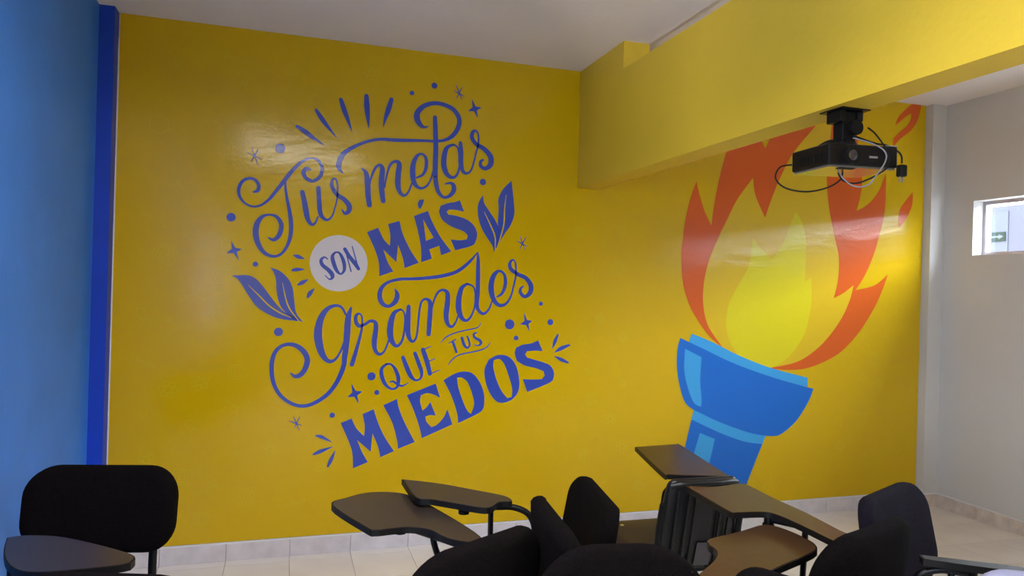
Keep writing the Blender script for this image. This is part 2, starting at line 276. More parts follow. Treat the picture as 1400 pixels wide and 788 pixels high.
# ------------------------------------------------------------ the printed mural: outlines in metres on the wall (x, z [, width])
WORDS={'Tus':[[(-0.175,1.8705,0.0087),(-0.1542,1.8808,0.0174),(-0.1506,1.9073,0.0174),(-0.1675,1.9323,0.0159),(-0.1958,1.9392,0.0144),(-0.2268,1.9228,0.0158),(-0.2447,1.8858,0.0172),(-0.2401,1.8453,0.0144),(-0.2134,1.8113,0.0108),(-0.1745,1.7973,0.0101),(-0.136,1.8071,0.0116),(-0.0978,1.8396,0.0146),(-0.0633,1.887,0.0176),(-0.0287,1.9362,0.0206),(0.013,1.9969,0.0193),(0.0554,2.0435,0.0149),(0.0988,2.0653,0.009),(0.1359,2.0584,0.0135),(0.1591,2.0234,0.0181),(0.1529,1.9785,0.0196),(0.1167,1.9482,0.0165),(0.0811,1.9594,0.0194),(0.0671,1.9889,0.0224),(0.0819,2.0098,0.0209),(0.1019,2.0052,0.009)],[(-0.0232,1.9427,0.0103),(-0.0191,1.8976,0.0125),(-0.0121,1.8527,0.0148),(0.0011,1.7929,0.0178),(0.0116,1.7252,0.0222),(0.0118,1.6646,0.0207),(-0.0012,1.6109,0.017),(-0.0295,1.5642,0.014),(-0.0685,1.5475,0.0147),(-0.1117,1.5623,0.019),(-0.1425,1.603,0.0247),(-0.1581,1.6561,0.029),(-0.1538,1.7087,0.0276),(-0.1308,1.746,0.0189),(-0.0992,1.7598,0.0102),(-0.0633,1.7536,0.0161),(-0.0388,1.7225,0.0221),(-0.0364,1.6848,0.0236),(-0.0498,1.6502,0.0221),(-0.0723,1.6325,0.0176),(-0.0961,1.6419,0.0073)],[(0.0633,1.8865,0.0224),(0.0757,1.8355,0.0269),(0.0859,1.7827,0.0284),(0.0973,1.7414,0.0224),(0.117,1.7203,0.015),(0.1344,1.7335,0.0105),(0.1454,1.7632,0.009)],[(0.1436,1.9126,0.0226),(0.149,1.8478,0.0241),(0.1542,1.7944,0.0241),(0.1662,1.7644,0.0204),(0.1926,1.749,0.0136),(0.2181,1.7735,0.0091),(0.2318,1.8222,0.0084),(0.2403,1.869,0.0084),(0.2413,1.9155,0.0084),(0.2357,1.9537,0.0091),(0.224,1.9698,0.0091),(0.2116,1.9558,0.0152),(0.2125,1.9251,0.0197),(0.2376,1.8859,0.0213),(0.2759,1.8621,0.0245),(0.3026,1.8304,0.0276),(0.3018,1.8032,0.0245),(0.2825,1.7888,0.0168),(0.2669,1.8073,0.0076)]],'metas':[[(0.2646,2.0009,0.0046),(0.245,2.0265,0.0244),(0.2463,2.0614,0.0289),(0.2692,2.1058,0.0244),(0.3213,2.1452,0.0184),(0.3893,2.1784,0.0155),(0.4586,2.1963,0.0156),(0.5369,2.1986,0.0189),(0.6931,2.2093,0.0144),(0.7422,2.2113,0.0145),(0.7992,2.2204,0.0162),(0.8478,2.249,0.0229),(0.8795,2.299,0.0262),(0.8831,2.348,0.0262),(0.8536,2.3921,0.0245),(0.8018,2.4151,0.0227),(0.7443,2.4196,0.0226),(0.6881,2.3993,0.0256),(0.653,2.3614,0.0303),(0.65,2.3252,0.0335),(0.6686,2.2934,0.0256),(0.6915,2.2828,0.0144),(0.7123,2.2896,0.0048)],[(0.3642,2.0316,0.0093),(0.3864,2.0075,0.0232),(0.3957,1.9495,0.0295),(0.3995,1.895,0.0295),(0.408,1.8408,0.0264)],[(0.4027,1.9187,0.0078),(0.4118,1.982,0.0109),(0.4319,2.0368,0.014),(0.4547,2.0574,0.0156),(0.4708,2.0398,0.025),(0.4684,1.9861,0.0297),(0.4709,1.9234,0.0297),(0.4803,1.8673,0.0251)],[(0.4853,1.9401,0.0078),(0.4966,2.0118,0.011),(0.5131,2.0644,0.0141),(0.5401,2.0839,0.0158),(0.5603,2.0705,0.0269),(0.5563,2.0163,0.03),(0.5562,1.9609,0.03),(0.5668,1.922,0.0221),(0.5888,1.9036,0.0159),(0.6122,1.9211,0.0111),(0.6322,1.9742,0.0096),(0.6432,2.0148,0.0096)],[(0.6575,2.005,0.0096),(0.6908,2.025,0.0144),(0.7074,2.0663,0.0193),(0.7044,2.1142,0.0177),(0.6811,2.1363,0.0112),(0.6542,2.1205,0.0192),(0.6362,2.0767,0.0271),(0.6346,2.0208,0.0303),(0.6456,1.9738,0.0255),(0.6727,1.9502,0.016),(0.7048,1.9572,0.0121),(0.7298,1.9894,0.0105),(0.7483,2.0534,0.0097)],[(0.7482,2.3412,0.0226),(0.7529,2.2629,0.0267),(0.7569,2.1828,0.0275),(0.7575,2.1024,0.0291),(0.7582,2.022,0.0291),(0.7589,2.0154,0.0275),(0.7657,1.9756,0.0259),(0.7792,1.9339,0.0227),(0.8086,1.9084,0.0163),(0.8413,1.9178,0.0196),(0.8636,1.9477,0.0262),(0.8619,1.9767,0.0245),(0.8434,1.9892,0.0147),(0.8147,1.9815,0.0065)],[(0.8533,2.2017,0.0114),(0.8184,2.18,0.0228),(0.805,2.1305,0.0293),(0.8067,2.0741,0.0309),(0.8268,2.0328,0.0244),(0.8586,2.0205,0.0164),(0.8828,2.0434,0.0131),(0.8937,2.0971,0.0115),(0.8877,2.1616,0.0115),(0.8743,2.193,0.0098),(0.8533,2.2017,0.0114)],[(0.8945,2.215,0.0197),(0.8985,2.1625,0.0279),(0.9001,2.1057,0.0279),(0.9114,2.0619,0.0214),(0.9327,2.0488,0.0148),(0.9574,2.0654,0.0108),(0.9729,2.1115,0.0099),(0.9855,2.1698,0.01),(0.9968,2.2199,0.01),(0.9953,2.2689,0.01),(0.9803,2.2897,0.0116),(0.9637,2.2808,0.0199),(0.9596,2.2493,0.0232),(0.9842,2.2172,0.0232),(1.0341,2.1903,0.0267),(1.0694,2.1522,0.0318),(1.0706,2.1094,0.0302),(1.0415,2.0841,0.0217),(1.0139,2.0967,0.02),(1.014,2.1214,0.0166),(1.029,2.1324,0.01)]],'grandes':[[(0.5555,1.3983,0.0047),(0.569,1.3685,0.0237),(0.5614,1.3303,0.0269),(0.5267,1.3035,0.0173),(0.4927,1.3154,0.0235),(0.4761,1.3505,0.0266),(0.4826,1.3963,0.0219),(0.5192,1.4321,0.0157),(0.5818,1.4506,0.0159),(0.6352,1.4537,0.016),(0.7155,1.4602,0.0177),(0.8129,1.4754,0.0195),(0.8948,1.5024,0.0197),(0.9602,1.5536,0.0166),(1.0108,1.6129,0.0067)],[(1.0125,1.6106,0.0067),(1.0146,1.568,0.02),(1.017,1.486,0.025),(1.0174,1.3876,0.025),(1.0151,1.3219,0.0233),(1.0289,1.2852,0.0184),(1.0573,1.2717,0.0151),(1.0864,1.3002,0.0109),(1.1061,1.3567,0.0084)],[(0.3019,1.2533,0.0107),(0.2765,1.2939,0.0138),(0.2387,1.3002,0.0168),(0.1975,1.2732,0.0258),(0.1706,1.2204,0.0347),(0.1623,1.1435,0.0423),(0.1778,1.0668,0.0363),(0.2029,1.0206,0.0258),(0.2317,1.0066,0.0183),(0.2612,1.0266,0.0122),(0.2884,1.0824,0.0107),(0.3049,1.1446,0.0092)],[(0.3274,1.2902,0.0123),(0.3144,1.2379,0.0307),(0.3107,1.1524,0.0338),(0.3066,1.0824,0.0307),(0.3007,1.0203,0.0276),(0.2992,0.9901,0.0246),(0.2853,0.9436,0.0245),(0.2604,0.8897,0.0229),(0.2206,0.8362,0.0213),(0.1621,0.7942,0.0196),(0.1036,0.7755,0.018),(0.0447,0.7873,0.0171),(-0.0142,0.8301,0.0184),(-0.0519,0.8985,0.0202),(-0.0631,0.9851,0.0227),(-0.0502,1.0514,0.0206),(-0.0132,1.0893,0.0177),(0.0374,1.0947,0.0208),(0.0833,1.0689,0.0269),(0.1116,1.0217,0.0285),(0.1021,0.9682,0.027),(0.0773,0.9363,0.0239),(0.0519,0.9305,0.0179),(0.0319,0.9459,0.0074)],[(0.3403,0.9906,0.0231),(0.359,1.0591,0.0201),(0.3762,1.1295,0.0155),(0.3876,1.1921,0.0109),(0.3863,1.239,0.0093),(0.3726,1.2606,0.0093),(0.3553,1.2502,0.017),(0.3546,1.219,0.0201),(0.3706,1.1958,0.0201),(0.4011,1.204,0.0155),(0.4315,1.2224,0.0156),(0.4573,1.2125,0.0219),(0.46,1.1732,0.0266),(0.4539,1.1142,0.0281),(0.4606,1.0671,0.0219),(0.4831,1.0442,0.0157),(0.5099,1.0632,0.011),(0.5318,1.1225,0.0095)],[(0.5881,1.2871,0.0111),(0.5547,1.2651,0.0237),(0.5389,1.2094,0.0331),(0.5384,1.1461,0.0331),(0.5554,1.1027,0.0237),(0.5779,1.0893,0.0159),(0.6009,1.1148,0.0127),(0.6129,1.1705,0.0111),(0.6148,1.2422,0.0096),(0.6043,1.2778,0.0095),(0.5881,1.2871,0.0111)],[(0.633,1.3038,0.0207),(0.6316,1.2424,0.0287),(0.6318,1.1787,0.0287),(0.6411,1.1325,0.0224),(0.6609,1.1135,0.0144),(0.6802,1.1392,0.0112),(0.6873,1.2032,0.0112),(0.6916,1.2753,0.0112),(0.7015,1.3276,0.0121),(0.7228,1.3465,0.0129),(0.7466,1.3342,0.0226),(0.7525,1.3005,0.0259),(0.7503,1.2361,0.0275),(0.7469,1.1541,0.0242)],[(0.7587,1.2845,0.0081),(0.7717,1.3411,0.0105),(0.7925,1.3843,0.013),(0.8192,1.3988,0.0139),(0.8453,1.3808,0.0245),(0.8468,1.3266,0.0294),(0.8413,1.2617,0.0294),(0.8509,1.2132,0.0229),(0.8746,1.1965,0.0148),(0.8963,1.2219,0.0107),(0.9154,1.2791,0.0082)],[(0.9552,1.4366,0.0116),(0.9242,1.4097,0.0247),(0.9108,1.3523,0.0313),(0.9127,1.2872,0.0329),(0.9332,1.2428,0.0231),(0.9611,1.2333,0.0149),(0.9856,1.2599,0.0116),(1.0026,1.3134,0.0108),(1.0041,1.379,0.01),(0.991,1.4213,0.01),(0.9552,1.4366,0.0116)],[(1.1316,1.3672,0.0101),(1.1612,1.3912,0.0169),(1.177,1.4414,0.0204),(1.1712,1.491,0.017),(1.1446,1.5134,0.0135),(1.1166,1.4992,0.0236),(1.0972,1.4556,0.0303),(1.0964,1.3978,0.032),(1.1133,1.3486,0.0253),(1.1434,1.3211,0.0203),(1.1804,1.3269,0.0144),(1.2097,1.3674,0.0111),(1.2254,1.4261,0.0102),(1.2368,1.4848,0.0102),(1.2368,1.5432,0.0102),(1.2271,1.5745,0.0085),(1.2121,1.5773,0.0119),(1.1997,1.556,0.0187),(1.2093,1.5256,0.0221),(1.2495,1.4994,0.0222),(1.2985,1.4784,0.0241),(1.3299,1.4374,0.0293),(1.3275,1.3978,0.0276),(1.2973,1.3728,0.0189),(1.2703,1.3914,0.0206),(1.2686,1.4164,0.0154),(1.284,1.4319,0.0086)]]}
SON={'S':[[(0.1997,1.5445,0.0061),(0.1831,1.5538,0.0091),(0.1672,1.5378,0.0166),(0.1745,1.5127,0.0196),(0.2035,1.4892,0.0212),(0.2236,1.4667,0.0228),(0.227,1.4498,0.0182),(0.2124,1.4386,0.0076),(0.1909,1.4579,0.0045)]],'O':[[(0.2384,1.5815,0.0091),(0.224,1.5593,0.0182),(0.2326,1.5211,0.0213),(0.2502,1.483,0.0168),(0.2702,1.4682,0.0092),(0.2863,1.4882,0.0153),(0.2853,1.523,0.0191),(0.273,1.5574,0.0168),(0.2573,1.58,0.0107),(0.2384,1.5815,0.0091)]],'N':[[(0.2869,1.6006,0.0184),(0.3108,1.5628,0.02),(0.3423,1.5251,0.0216),(0.3606,1.4985,0.017)],[(0.2893,1.5969,0.0061),(0.3221,1.4839,0.0069)],[(0.3245,1.6163,0.0054),(0.3598,1.5008,0.007)]]}
QUE={'Q':[[(0.5228,0.9914,0.011),(0.4977,0.967,0.0173),(0.4996,0.926,0.022),(0.5196,0.8823,0.0189),(0.5541,0.8573,0.0111),(0.5838,0.8696,0.0143),(0.588,0.9172,0.0214),(0.5684,0.9665,0.0174),(0.5449,0.9905,0.0111),(0.5228,0.9914,0.011)],[(0.5429,0.8939,0.0047),(0.5609,0.8976,0.0095),(0.5851,0.8815,0.0127),(0.6131,0.8731,0.0096),(0.6445,0.891,0.0032)]],'U':[[(0.6103,1.0267,0.0207),(0.6343,0.9685,0.0255),(0.6572,0.9228,0.0224),(0.6843,0.9026,0.0112),(0.7098,0.9143,0.0113),(0.7137,0.9479,0.0193),(0.6961,0.9961,0.0225),(0.6753,1.049,0.0208)]],'E':[[(0.7183,1.0682,0.0242),(0.742,1.004,0.0259),(0.7602,0.9379,0.0227)],[(0.7159,1.0682,0.0064),(0.764,1.0884,0.004)],[(0.7501,1.0055,0.0057),(0.788,1.0199,0.0041)],[(0.7602,0.9363,0.0065),(0.8152,0.9576,0.0033)]]}
TUS={'T':[[(0.8602,1.1049,0.0041),(0.8986,1.1254,0.0066)],[(0.8832,1.1131,0.014),(0.9056,1.057,0.0132)]],'U':[[(0.9342,1.1353,0.014),(0.9479,1.097,0.0165),(0.9651,1.0799,0.0108),(0.9799,1.0931,0.01),(0.9758,1.1176,0.01),(0.965,1.1437,0.0099)]],'S':[[(1.02,1.1654,0.0058),(1.0025,1.1571,0.0117),(1.0073,1.1382,0.0142),(1.0357,1.122,0.0167),(1.0447,1.1056,0.0151),(1.0281,1.0924,0.0075),(1.0068,1.0981,0.0042)]]}
FLO=[[(0.8166,1.1087,0.0041),(0.8486,1.1413,0.0065),(0.906,1.1661,0.0066),(0.9725,1.1814,0.0066),(1.0228,1.1942,0.0058),(1.0432,1.2207,0.0033)],[(0.8611,0.9873,0.0041),(0.8916,1.0221,0.0066),(0.9327,1.044,0.0066),(1.0247,1.0628,0.0067),(1.0752,1.081,0.0059),(1.1001,1.1099,0.0034)]]
CAPS={'M':[[(0.3991,1.6955),(0.458,1.722),(0.4869,1.6645),(0.5216,1.6282),(0.5241,1.682),(0.5097,1.7445),(0.5706,1.7652),(0.5883,1.7011),(0.6306,1.6156),(0.6808,1.5434),(0.6056,1.5111),(0.5937,1.5663),(0.5664,1.6366),(0.5596,1.5412),(0.4886,1.6055),(0.5139,1.5394),(0.5452,1.4915),(0.4707,1.463),(0.4655,1.5376),(0.4418,1.6074)]],'acute_accent':[[(0.6675,1.8664),(0.6774,1.8863),(0.7008,1.8893),(0.6936,1.8585),(0.6813,1.8353),(0.6706,1.8451)]],'A':[[(0.6479,1.7958),(0.7236,1.8282),(0.7514,1.7655),(0.7986,1.6874),(0.8601,1.6125),(0.8039,1.5892),(0.7917,1.6403),(0.7369,1.6186),(0.7529,1.5686),(0.6952,1.5463),(0.6913,1.6262),(0.6719,1.7133)],[(0.699,1.7811),(0.7177,1.6635),(0.7594,1.6839),(0.7305,1.7283)]],'S':[[(0.9,1.8973),(0.9268,1.8362),(0.8766,1.843),(0.8435,1.8435),(0.8273,1.8303),(0.8377,1.8148),(0.8859,1.8094),(0.9448,1.7924),(0.9879,1.758),(1.0044,1.7138),(0.9948,1.6682),(0.9701,1.6467),(0.8831,1.62),(0.8549,1.678),(0.9064,1.6764),(0.9464,1.6823),(0.9516,1.703),(0.9258,1.7262),(0.8544,1.7509),(0.804,1.7846),(0.7847,1.8278),(0.7936,1.8606),(0.8342,1.8777),(0.8712,1.8857)]]}
MIE=[('M',[[(0.2908,0.6804),(0.3464,0.7037),(0.3731,0.6506),(0.4143,0.6078),(0.4167,0.661),(0.4033,0.7256),(0.4614,0.7501),(0.4843,0.6826),(0.5218,0.6025),(0.5752,0.5212),(0.5037,0.491),(0.4896,0.5484),(0.4588,0.6204),(0.4515,0.5224),(0.3787,0.588),(0.4034,0.5283),(0.4375,0.468),(0.3614,0.438),(0.3562,0.5147),(0.3369,0.5778)]]),('I',[[(0.5116,0.7702),(0.5847,0.8027),(0.5965,0.7509),(0.6306,0.6704),(0.6872,0.5662),(0.5971,0.5323),(0.5911,0.5762),(0.5631,0.6724)]]),('E',[[(0.6367,0.8217),(0.7942,0.8834),(0.8211,0.8038),(0.7836,0.8231),(0.7467,0.8317),(0.7146,0.8203),(0.7099,0.7883),(0.7252,0.7358),(0.7489,0.7553),(0.7668,0.7831),(0.7992,0.7073),(0.7665,0.7106),(0.7423,0.7032),(0.7488,0.6749),(0.7766,0.6435),(0.8089,0.657),(0.8447,0.6964),(0.8641,0.7405),(0.8939,0.6561),(0.7254,0.5857),(0.7089,0.652),(0.6724,0.7491)]]),('D',[[(0.8372,0.9006),(0.8958,0.9349),(0.9538,0.9483),(1.0048,0.9339),(1.0487,0.8801),(1.072,0.8139),(1.0722,0.7479),(1.045,0.7157),(0.927,0.6616),(0.9187,0.7189),(0.8826,0.8173)],[(0.913,0.9144),(0.938,0.9166),(0.9723,0.8893),(0.9993,0.8316),(1.0156,0.7656),(0.9986,0.7103),(0.977,0.7296),(0.9503,0.7834),(0.923,0.8573)]]),('O',[[(1.1366,1.0372),(1.0943,1.015),(1.0702,0.9615),(1.0764,0.8955),(1.1042,0.825),(1.1442,0.7787),(1.1878,0.7695),(1.2395,0.7893),(1.2732,0.8346),(1.2756,0.9015),(1.2558,0.9769),(1.2194,1.023),(1.1798,1.0397)],[(1.1458,1.0173),(1.1219,1.0091),(1.1214,0.9694),(1.1406,0.903),(1.1728,0.8363),(1.2088,0.7941),(1.2347,0.8019),(1.235,0.8519),(1.2138,0.9189),(1.1857,0.9856),(1.1614,1.0148)]]),('S',[[(1.3842,1.1238),(1.413,1.0622),(1.3726,1.0647),(1.3193,1.0622),(1.3066,1.0437),(1.3205,1.0244),(1.3653,1.0117),(1.4194,0.9971),(1.4651,0.9758),(1.4873,0.9331),(1.4812,0.895),(1.4502,0.8742),(1.3264,0.8279),(1.2976,0.9013),(1.3509,0.899),(1.4134,0.9),(1.4307,0.9209),(1.421,0.9464),(1.3757,0.9636),(1.3041,0.9809),(1.2593,1.0062),(1.2449,1.0479),(1.2527,1.0813),(1.2917,1.0982),(1.3446,1.1068)]])]
RAYS=[[(0.0286,2.2247,0.0163),(0.0732,2.1977,0.0254),(0.1181,2.1674,0.0165),(0.1693,2.1382,0.0023)],[(0.1214,2.3177,0.0165),(0.1522,2.274,0.0241),(0.1908,2.2262,0.0151),(0.2286,2.1835,0.0023)],[(0.2449,2.3859,0.0198),(0.2629,2.3336,0.0259),(0.2873,2.2741,0.0168),(0.3062,2.2215,0.0023)],[(0.3764,2.4194,0.0216),(0.3804,2.3612,0.0294),(0.3875,2.2994,0.0186),(0.3936,2.2468,0.0023)],[(0.5088,2.4139,0.022),(0.4946,2.3611,0.0282),(0.4788,2.3084,0.0172),(0.4692,2.2618,0.0023)],[(0.0307,1.5568,0.0089),(0.0542,1.5502,0.0208),(0.0852,1.5407,0.0022)],[(0.0269,1.4806,0.0134),(0.0487,1.4844,0.0193),(0.0852,1.4864,0.0022)],[(0.0544,1.4054,0.0089),(0.076,1.4175,0.0209),(0.1064,1.4352,0.0022)],[(0.1059,1.3434,0.0135),(0.1179,1.3651,0.0225),(0.1379,1.3886,0.0023)],[(0.1667,0.6188,0.0076),(0.1967,0.61,0.0182),(0.2453,0.5828,0.0031)],[(0.1568,0.5209,0.0091),(0.1913,0.5356,0.0197),(0.2535,0.5577,0.0023)],[(0.2316,0.4551,0.0107),(0.2464,0.4884,0.0198),(0.2662,0.5356,0.0023)],[(1.4738,1.0792,0.0044),(1.488,1.1201,0.0211),(1.5041,1.1584,0.0088)],[(1.4863,1.0546,0.0026),(1.5257,1.0776,0.0229),(1.5773,1.0974,0.0106)],[(1.4888,1.0308,0.0053),(1.5276,1.0137,0.0212),(1.5712,0.9948,0.0106)]]
DOTS=[(-0.0512,2.1039,0.025),(0.6184,2.4613,0.01195),(0.74,2.5147,0.01615),(-0.2775,1.7369,0.02145),(-0.1554,1.5043,0.01305),(-0.0345,1.1603,0.0221),(1.0297,2.0082,0.01835),(0.4443,0.9265,0.02185),(0.4755,0.8396,0.0133),(0.2462,0.7236,0.01375),(1.2099,1.2134,0.0281),(1.2506,1.1362,0.0137),(1.3936,1.3345,0.01215),(1.4553,1.229,0.0175)]
SPARK=[[(0.9524,2.4675),(0.9747,2.4257),(1.0103,2.4236),(0.9829,2.4032),(0.991,2.3602),(0.9666,2.3972),(0.9327,2.3953),(0.9585,2.4197)],[(-0.2744,1.6207),(-0.254,1.5835),(-0.2226,1.5785),(-0.2457,1.5623),(-0.235,1.52),(-0.2606,1.5573),(-0.2934,1.5547),(-0.2688,1.5785)],[(0.3399,0.8925),(0.3638,0.8489),(0.4009,0.8471),(0.3728,0.8253),(0.3828,0.7802),(0.356,0.8191),(0.3206,0.8173),(0.347,0.8427)],[(1.291,1.2855),(1.3136,1.2389),(1.3448,1.236),(1.3222,1.2152),(1.3316,1.1728),(1.3069,1.2106),(1.272,1.2141),(1.2984,1.2343)]]
AST=[[[(-0.188,2.0952,0.0022),(-0.1718,2.0518,0.0051),(-0.1554,2.0082,0.0022)],[(-0.1583,2.0903,0.0022),(-0.1737,2.0568,0.0051),(-0.1889,2.0235,0.0022)],[(-0.2062,2.0675,0.0022),(-0.1732,2.0539,0.0051),(-0.14,2.0401,0.0022)]],[[(0.8603,2.5323,0.0025),(0.8789,2.4929,0.0057),(0.8975,2.4535,0.0025)],[(0.8963,2.5241,0.0025),(0.8806,2.4919,0.0057),(0.8649,2.4598,0.0025)],[(0.8488,2.5002,0.0024),(0.879,2.4873,0.0057),(0.9094,2.4743,0.0025)]],[[(1.2543,1.7195,0.0026),(1.2718,1.6789,0.006),(1.2893,1.6383,0.0026)],[(1.2932,1.7155,0.0026),(1.2757,1.6804,0.006),(1.2583,1.6453,0.0026)],[(1.2395,1.6879,0.0026),(1.2706,1.6734,0.006),(1.302,1.659,0.0026)]],[[(0.051,0.7227,0.0022),(0.0662,0.6861,0.0052),(0.0814,0.6494,0.0022)],[(0.0831,0.7218,0.0022),(0.07,0.692,0.0052),(0.057,0.6623,0.0022)],[(0.029,0.7005,0.0022),(0.061,0.6874,0.0052),(0.0932,0.6742,0.0022)]]]
LEAF=[[(-0.2663,1.4423),(-0.1933,1.4469),(-0.1506,1.4295),(-0.1142,1.3894),(-0.0699,1.3303),(-0.018,1.2709),(0.0334,1.2399),(0.0669,1.216),(-0.0168,1.2255),(-0.0747,1.2435),(-0.1397,1.2837),(-0.1835,1.3426),(-0.22,1.4013),(-0.2416,1.4289)],[(-0.0827,1.4896),(-0.0379,1.4746),(0.0064,1.4344),(0.0295,1.3857),(0.0384,1.3251),(0.0512,1.2569),(0.0875,1.2117),(0.0484,1.2264),(0.0152,1.2449),(-0.0183,1.2785),(-0.0372,1.3159),(-0.0494,1.3685),(-0.0546,1.4287),(-0.0663,1.4645)],[(1.0336,1.9354),(1.0399,1.8922),(1.0702,1.8488),(1.1059,1.8014),(1.1289,1.753),(1.1332,1.6953),(1.1174,1.645),(1.1027,1.6179),(1.0949,1.6522),(1.0395,1.7319),(1.0122,1.7962),(1.0035,1.8613),(1.0133,1.9029)],[(1.197,2.0285),(1.2047,1.9733),(1.2159,1.8908),(1.2176,1.8326),(1.1976,1.7732),(1.1602,1.7173),(1.1151,1.6366),(1.1303,1.7035),(1.1236,1.7858),(1.1257,1.8604),(1.1223,1.9181),(1.144,1.9692),(1.1691,1.9999)]]
VEIN=[[(-0.1863,1.3963,0.0022),(-0.1343,1.3453,0.0058),(-0.0832,1.2938,0.0066),(-0.0248,1.2557,0.0066),(0.0263,1.2352,0.003)],[(-0.0219,1.4123,0.0022),(-0.0055,1.3393,0.0059),(0.0179,1.2791,0.0067),(0.0707,1.21,0.003)],[(1.0423,1.8406,0.0025),(1.0811,1.7687,0.0067),(1.1088,1.7041,0.0076),(1.111,1.6282,0.0042)],[(1.1673,1.9442,0.0025),(1.1602,1.8625,0.0068),(1.1583,1.7794,0.0076),(1.1392,1.6956,0.0068),(1.1193,1.6384,0.0034)]]
RED=[[(2.3903,2.1109),(2.3513,2.0068),(2.3178,1.8587),(2.3061,1.7482),(2.2986,1.6671),(2.3116,1.4993),(2.3597,1.3544),(2.434,1.2428),(2.5149,1.1528),(2.6119,1.0824),(2.5407,1.1643),(2.4885,1.2435),(2.4597,1.3678),(2.4644,1.504),(2.4989,1.6414),(2.5661,1.7925),(2.6096,1.8748),(2.6848,2.017),(2.7961,2.1609),(2.8189,2.0488),(2.8946,1.9138),(2.9427,2.0453),(3.0073,2.1905),(3.1003,2.3512),(3.2655,2.5384),(3.4058,2.7025),(3.1752,2.6545),(2.9819,2.5289),(2.8812,2.3537),(2.8189,2.4552),(2.7335,2.5742),(2.6309,2.4377),(2.5953,2.3086),(2.5599,2.1801),(2.5258,2.0182),(2.5028,1.8428),(2.4504,1.934),(2.408,2.0444)],[(3.3953,2.5809),(3.3823,2.4472),(3.364,2.3012),(3.3656,2.169),(3.389,2.002),(3.4446,1.8022),(3.4784,1.6803),(3.4761,1.5348),(3.4464,1.4129),(3.5237,1.4487),(3.6057,1.5045),(3.5777,1.4038),(3.5147,1.2809),(3.4154,1.1588),(3.3021,1.0622),(3.161,0.9908),(2.9491,0.9531),(3.0919,0.9415),(3.2339,0.9488),(3.3773,0.99),(3.5224,1.0623),(3.668,1.1973),(3.7846,1.3589),(3.8497,1.4842),(3.8897,1.5847),(3.7793,1.507),(3.622,1.4708),(3.7001,1.5785),(3.7714,1.7289),(3.8085,1.8542),(3.8466,2.0048),(3.8528,2.1789),(3.8496,2.2679),(3.7876,2.1373),(3.6988,2.0453),(3.6123,2.0008),(3.6431,2.1153),(3.6502,2.2137),(3.6264,2.371),(3.5983,2.5274),(3.6161,2.6634),(3.4765,2.7947),(3.414,2.6792)]]
EMB=[[(4.1241,2.7728),(4.0729,2.7699),(4.0045,2.7202),(3.9404,2.6563),(3.9161,2.5991),(3.9632,2.6361),(4.0045,2.6676),(4.05,2.6947),(4.0481,2.6594),(4.0212,2.6117),(3.9597,2.5608),(3.9048,2.511),(3.902,2.451),(3.9676,2.5166),(4.0419,2.5685),(4.091,2.6233),(4.1208,2.6867),(4.1347,2.7487)],[(4.0824,2.1571),(4.0088,2.077),(3.9716,2.0122),(3.9708,1.9035),(4.0287,1.9654),(4.0737,2.0434),(4.0858,2.107)]]
AMB=[[(2.6092,1.0847),(2.5409,1.1586),(2.4885,1.2435),(2.4597,1.3678),(2.4644,1.504),(2.4989,1.6414),(2.5661,1.7925),(2.6096,1.8748),(2.6848,2.017),(2.7961,2.1609),(2.8189,2.0488),(2.8946,1.9138),(2.9427,2.0453),(3.0073,2.1905),(3.1003,2.3512),(3.2655,2.5384),(3.3863,2.6282),(3.3823,2.4472),(3.364,2.3012),(3.3656,2.169),(3.389,2.002),(3.4446,1.8022),(3.4784,1.6803),(3.4761,1.5348),(3.4464,1.4129),(3.5237,1.4487),(3.6057,1.5045),(3.5777,1.4038),(3.5147,1.2809),(3.4154,1.1588),(3.3021,1.0622),(3.161,0.9908),(2.9491,0.9531),(2.7723,1.004)]]
INN=[[(2.8074,1.7812),(2.8711,1.7144),(2.9587,1.6526),(3.036,1.7569),(3.0816,1.8653),(3.1304,1.9686),(3.1799,1.8943),(3.2121,1.7912),(3.2163,1.6699),(3.2145,1.5125),(3.2651,1.5463),(3.2661,1.3491),(3.2124,1.1574),(3.0894,1.0148),(2.9517,0.9565),(2.7862,0.9924),(2.6752,1.0963),(2.6285,1.2223),(2.6465,1.3603),(2.7031,1.4651),(2.7797,1.5946),(2.7969,1.688)]]
RIM=[[(2.3853,1.1707),(2.5323,1.1191),(2.729,1.0356),(2.9644,0.9567),(3.2559,0.8894),(3.2579,0.8311),(3.0698,0.8597),(2.7983,0.9295),(2.5514,1.0219),(2.3639,1.1074)]]
CUP=[[(2.3069,1.1427),(2.4701,1.0774),(2.6651,0.9964),(2.8815,0.9246),(3.0866,0.8681),(3.3041,0.8159),(3.2649,0.7291),(3.1815,0.6149),(3.0807,0.5386),(3.0047,0.5168),(2.8445,0.5394),(2.6457,0.6021),(2.4834,0.6693),(2.3635,0.7341),(2.3134,0.8446),(2.2893,0.9678),(2.2904,1.0771)]]
CH=[[(2.3415,1.0772),(2.4592,1.0249),(2.4543,0.884),(2.4676,0.7664),(2.466,0.7181),(2.4181,0.7398),(2.3765,0.8163),(2.3413,0.9401)]]
COL=[[(2.416,0.7054),(2.6454,0.6091),(2.8442,0.5465),(2.9485,0.5287),(2.922,0.4684),(2.7799,0.4922),(2.5988,0.5547),(2.4009,0.6411)]]
HAN=[[(2.4009,0.6411),(2.5988,0.5547),(2.7799,0.4922),(2.922,0.4684),(2.829,0.2567),(2.7149,-0.0183),(2.2981,0.1207),(2.3504,0.419)]]
HH=[[(2.4634,0.5551),(2.5713,0.5139),(2.5334,0.3556),(2.5047,0.2599),(2.3934,0.2934),(2.425,0.4296)]]
DISC=(0.2588,1.5244,0.1484,0.1481)
MY=WY-.003
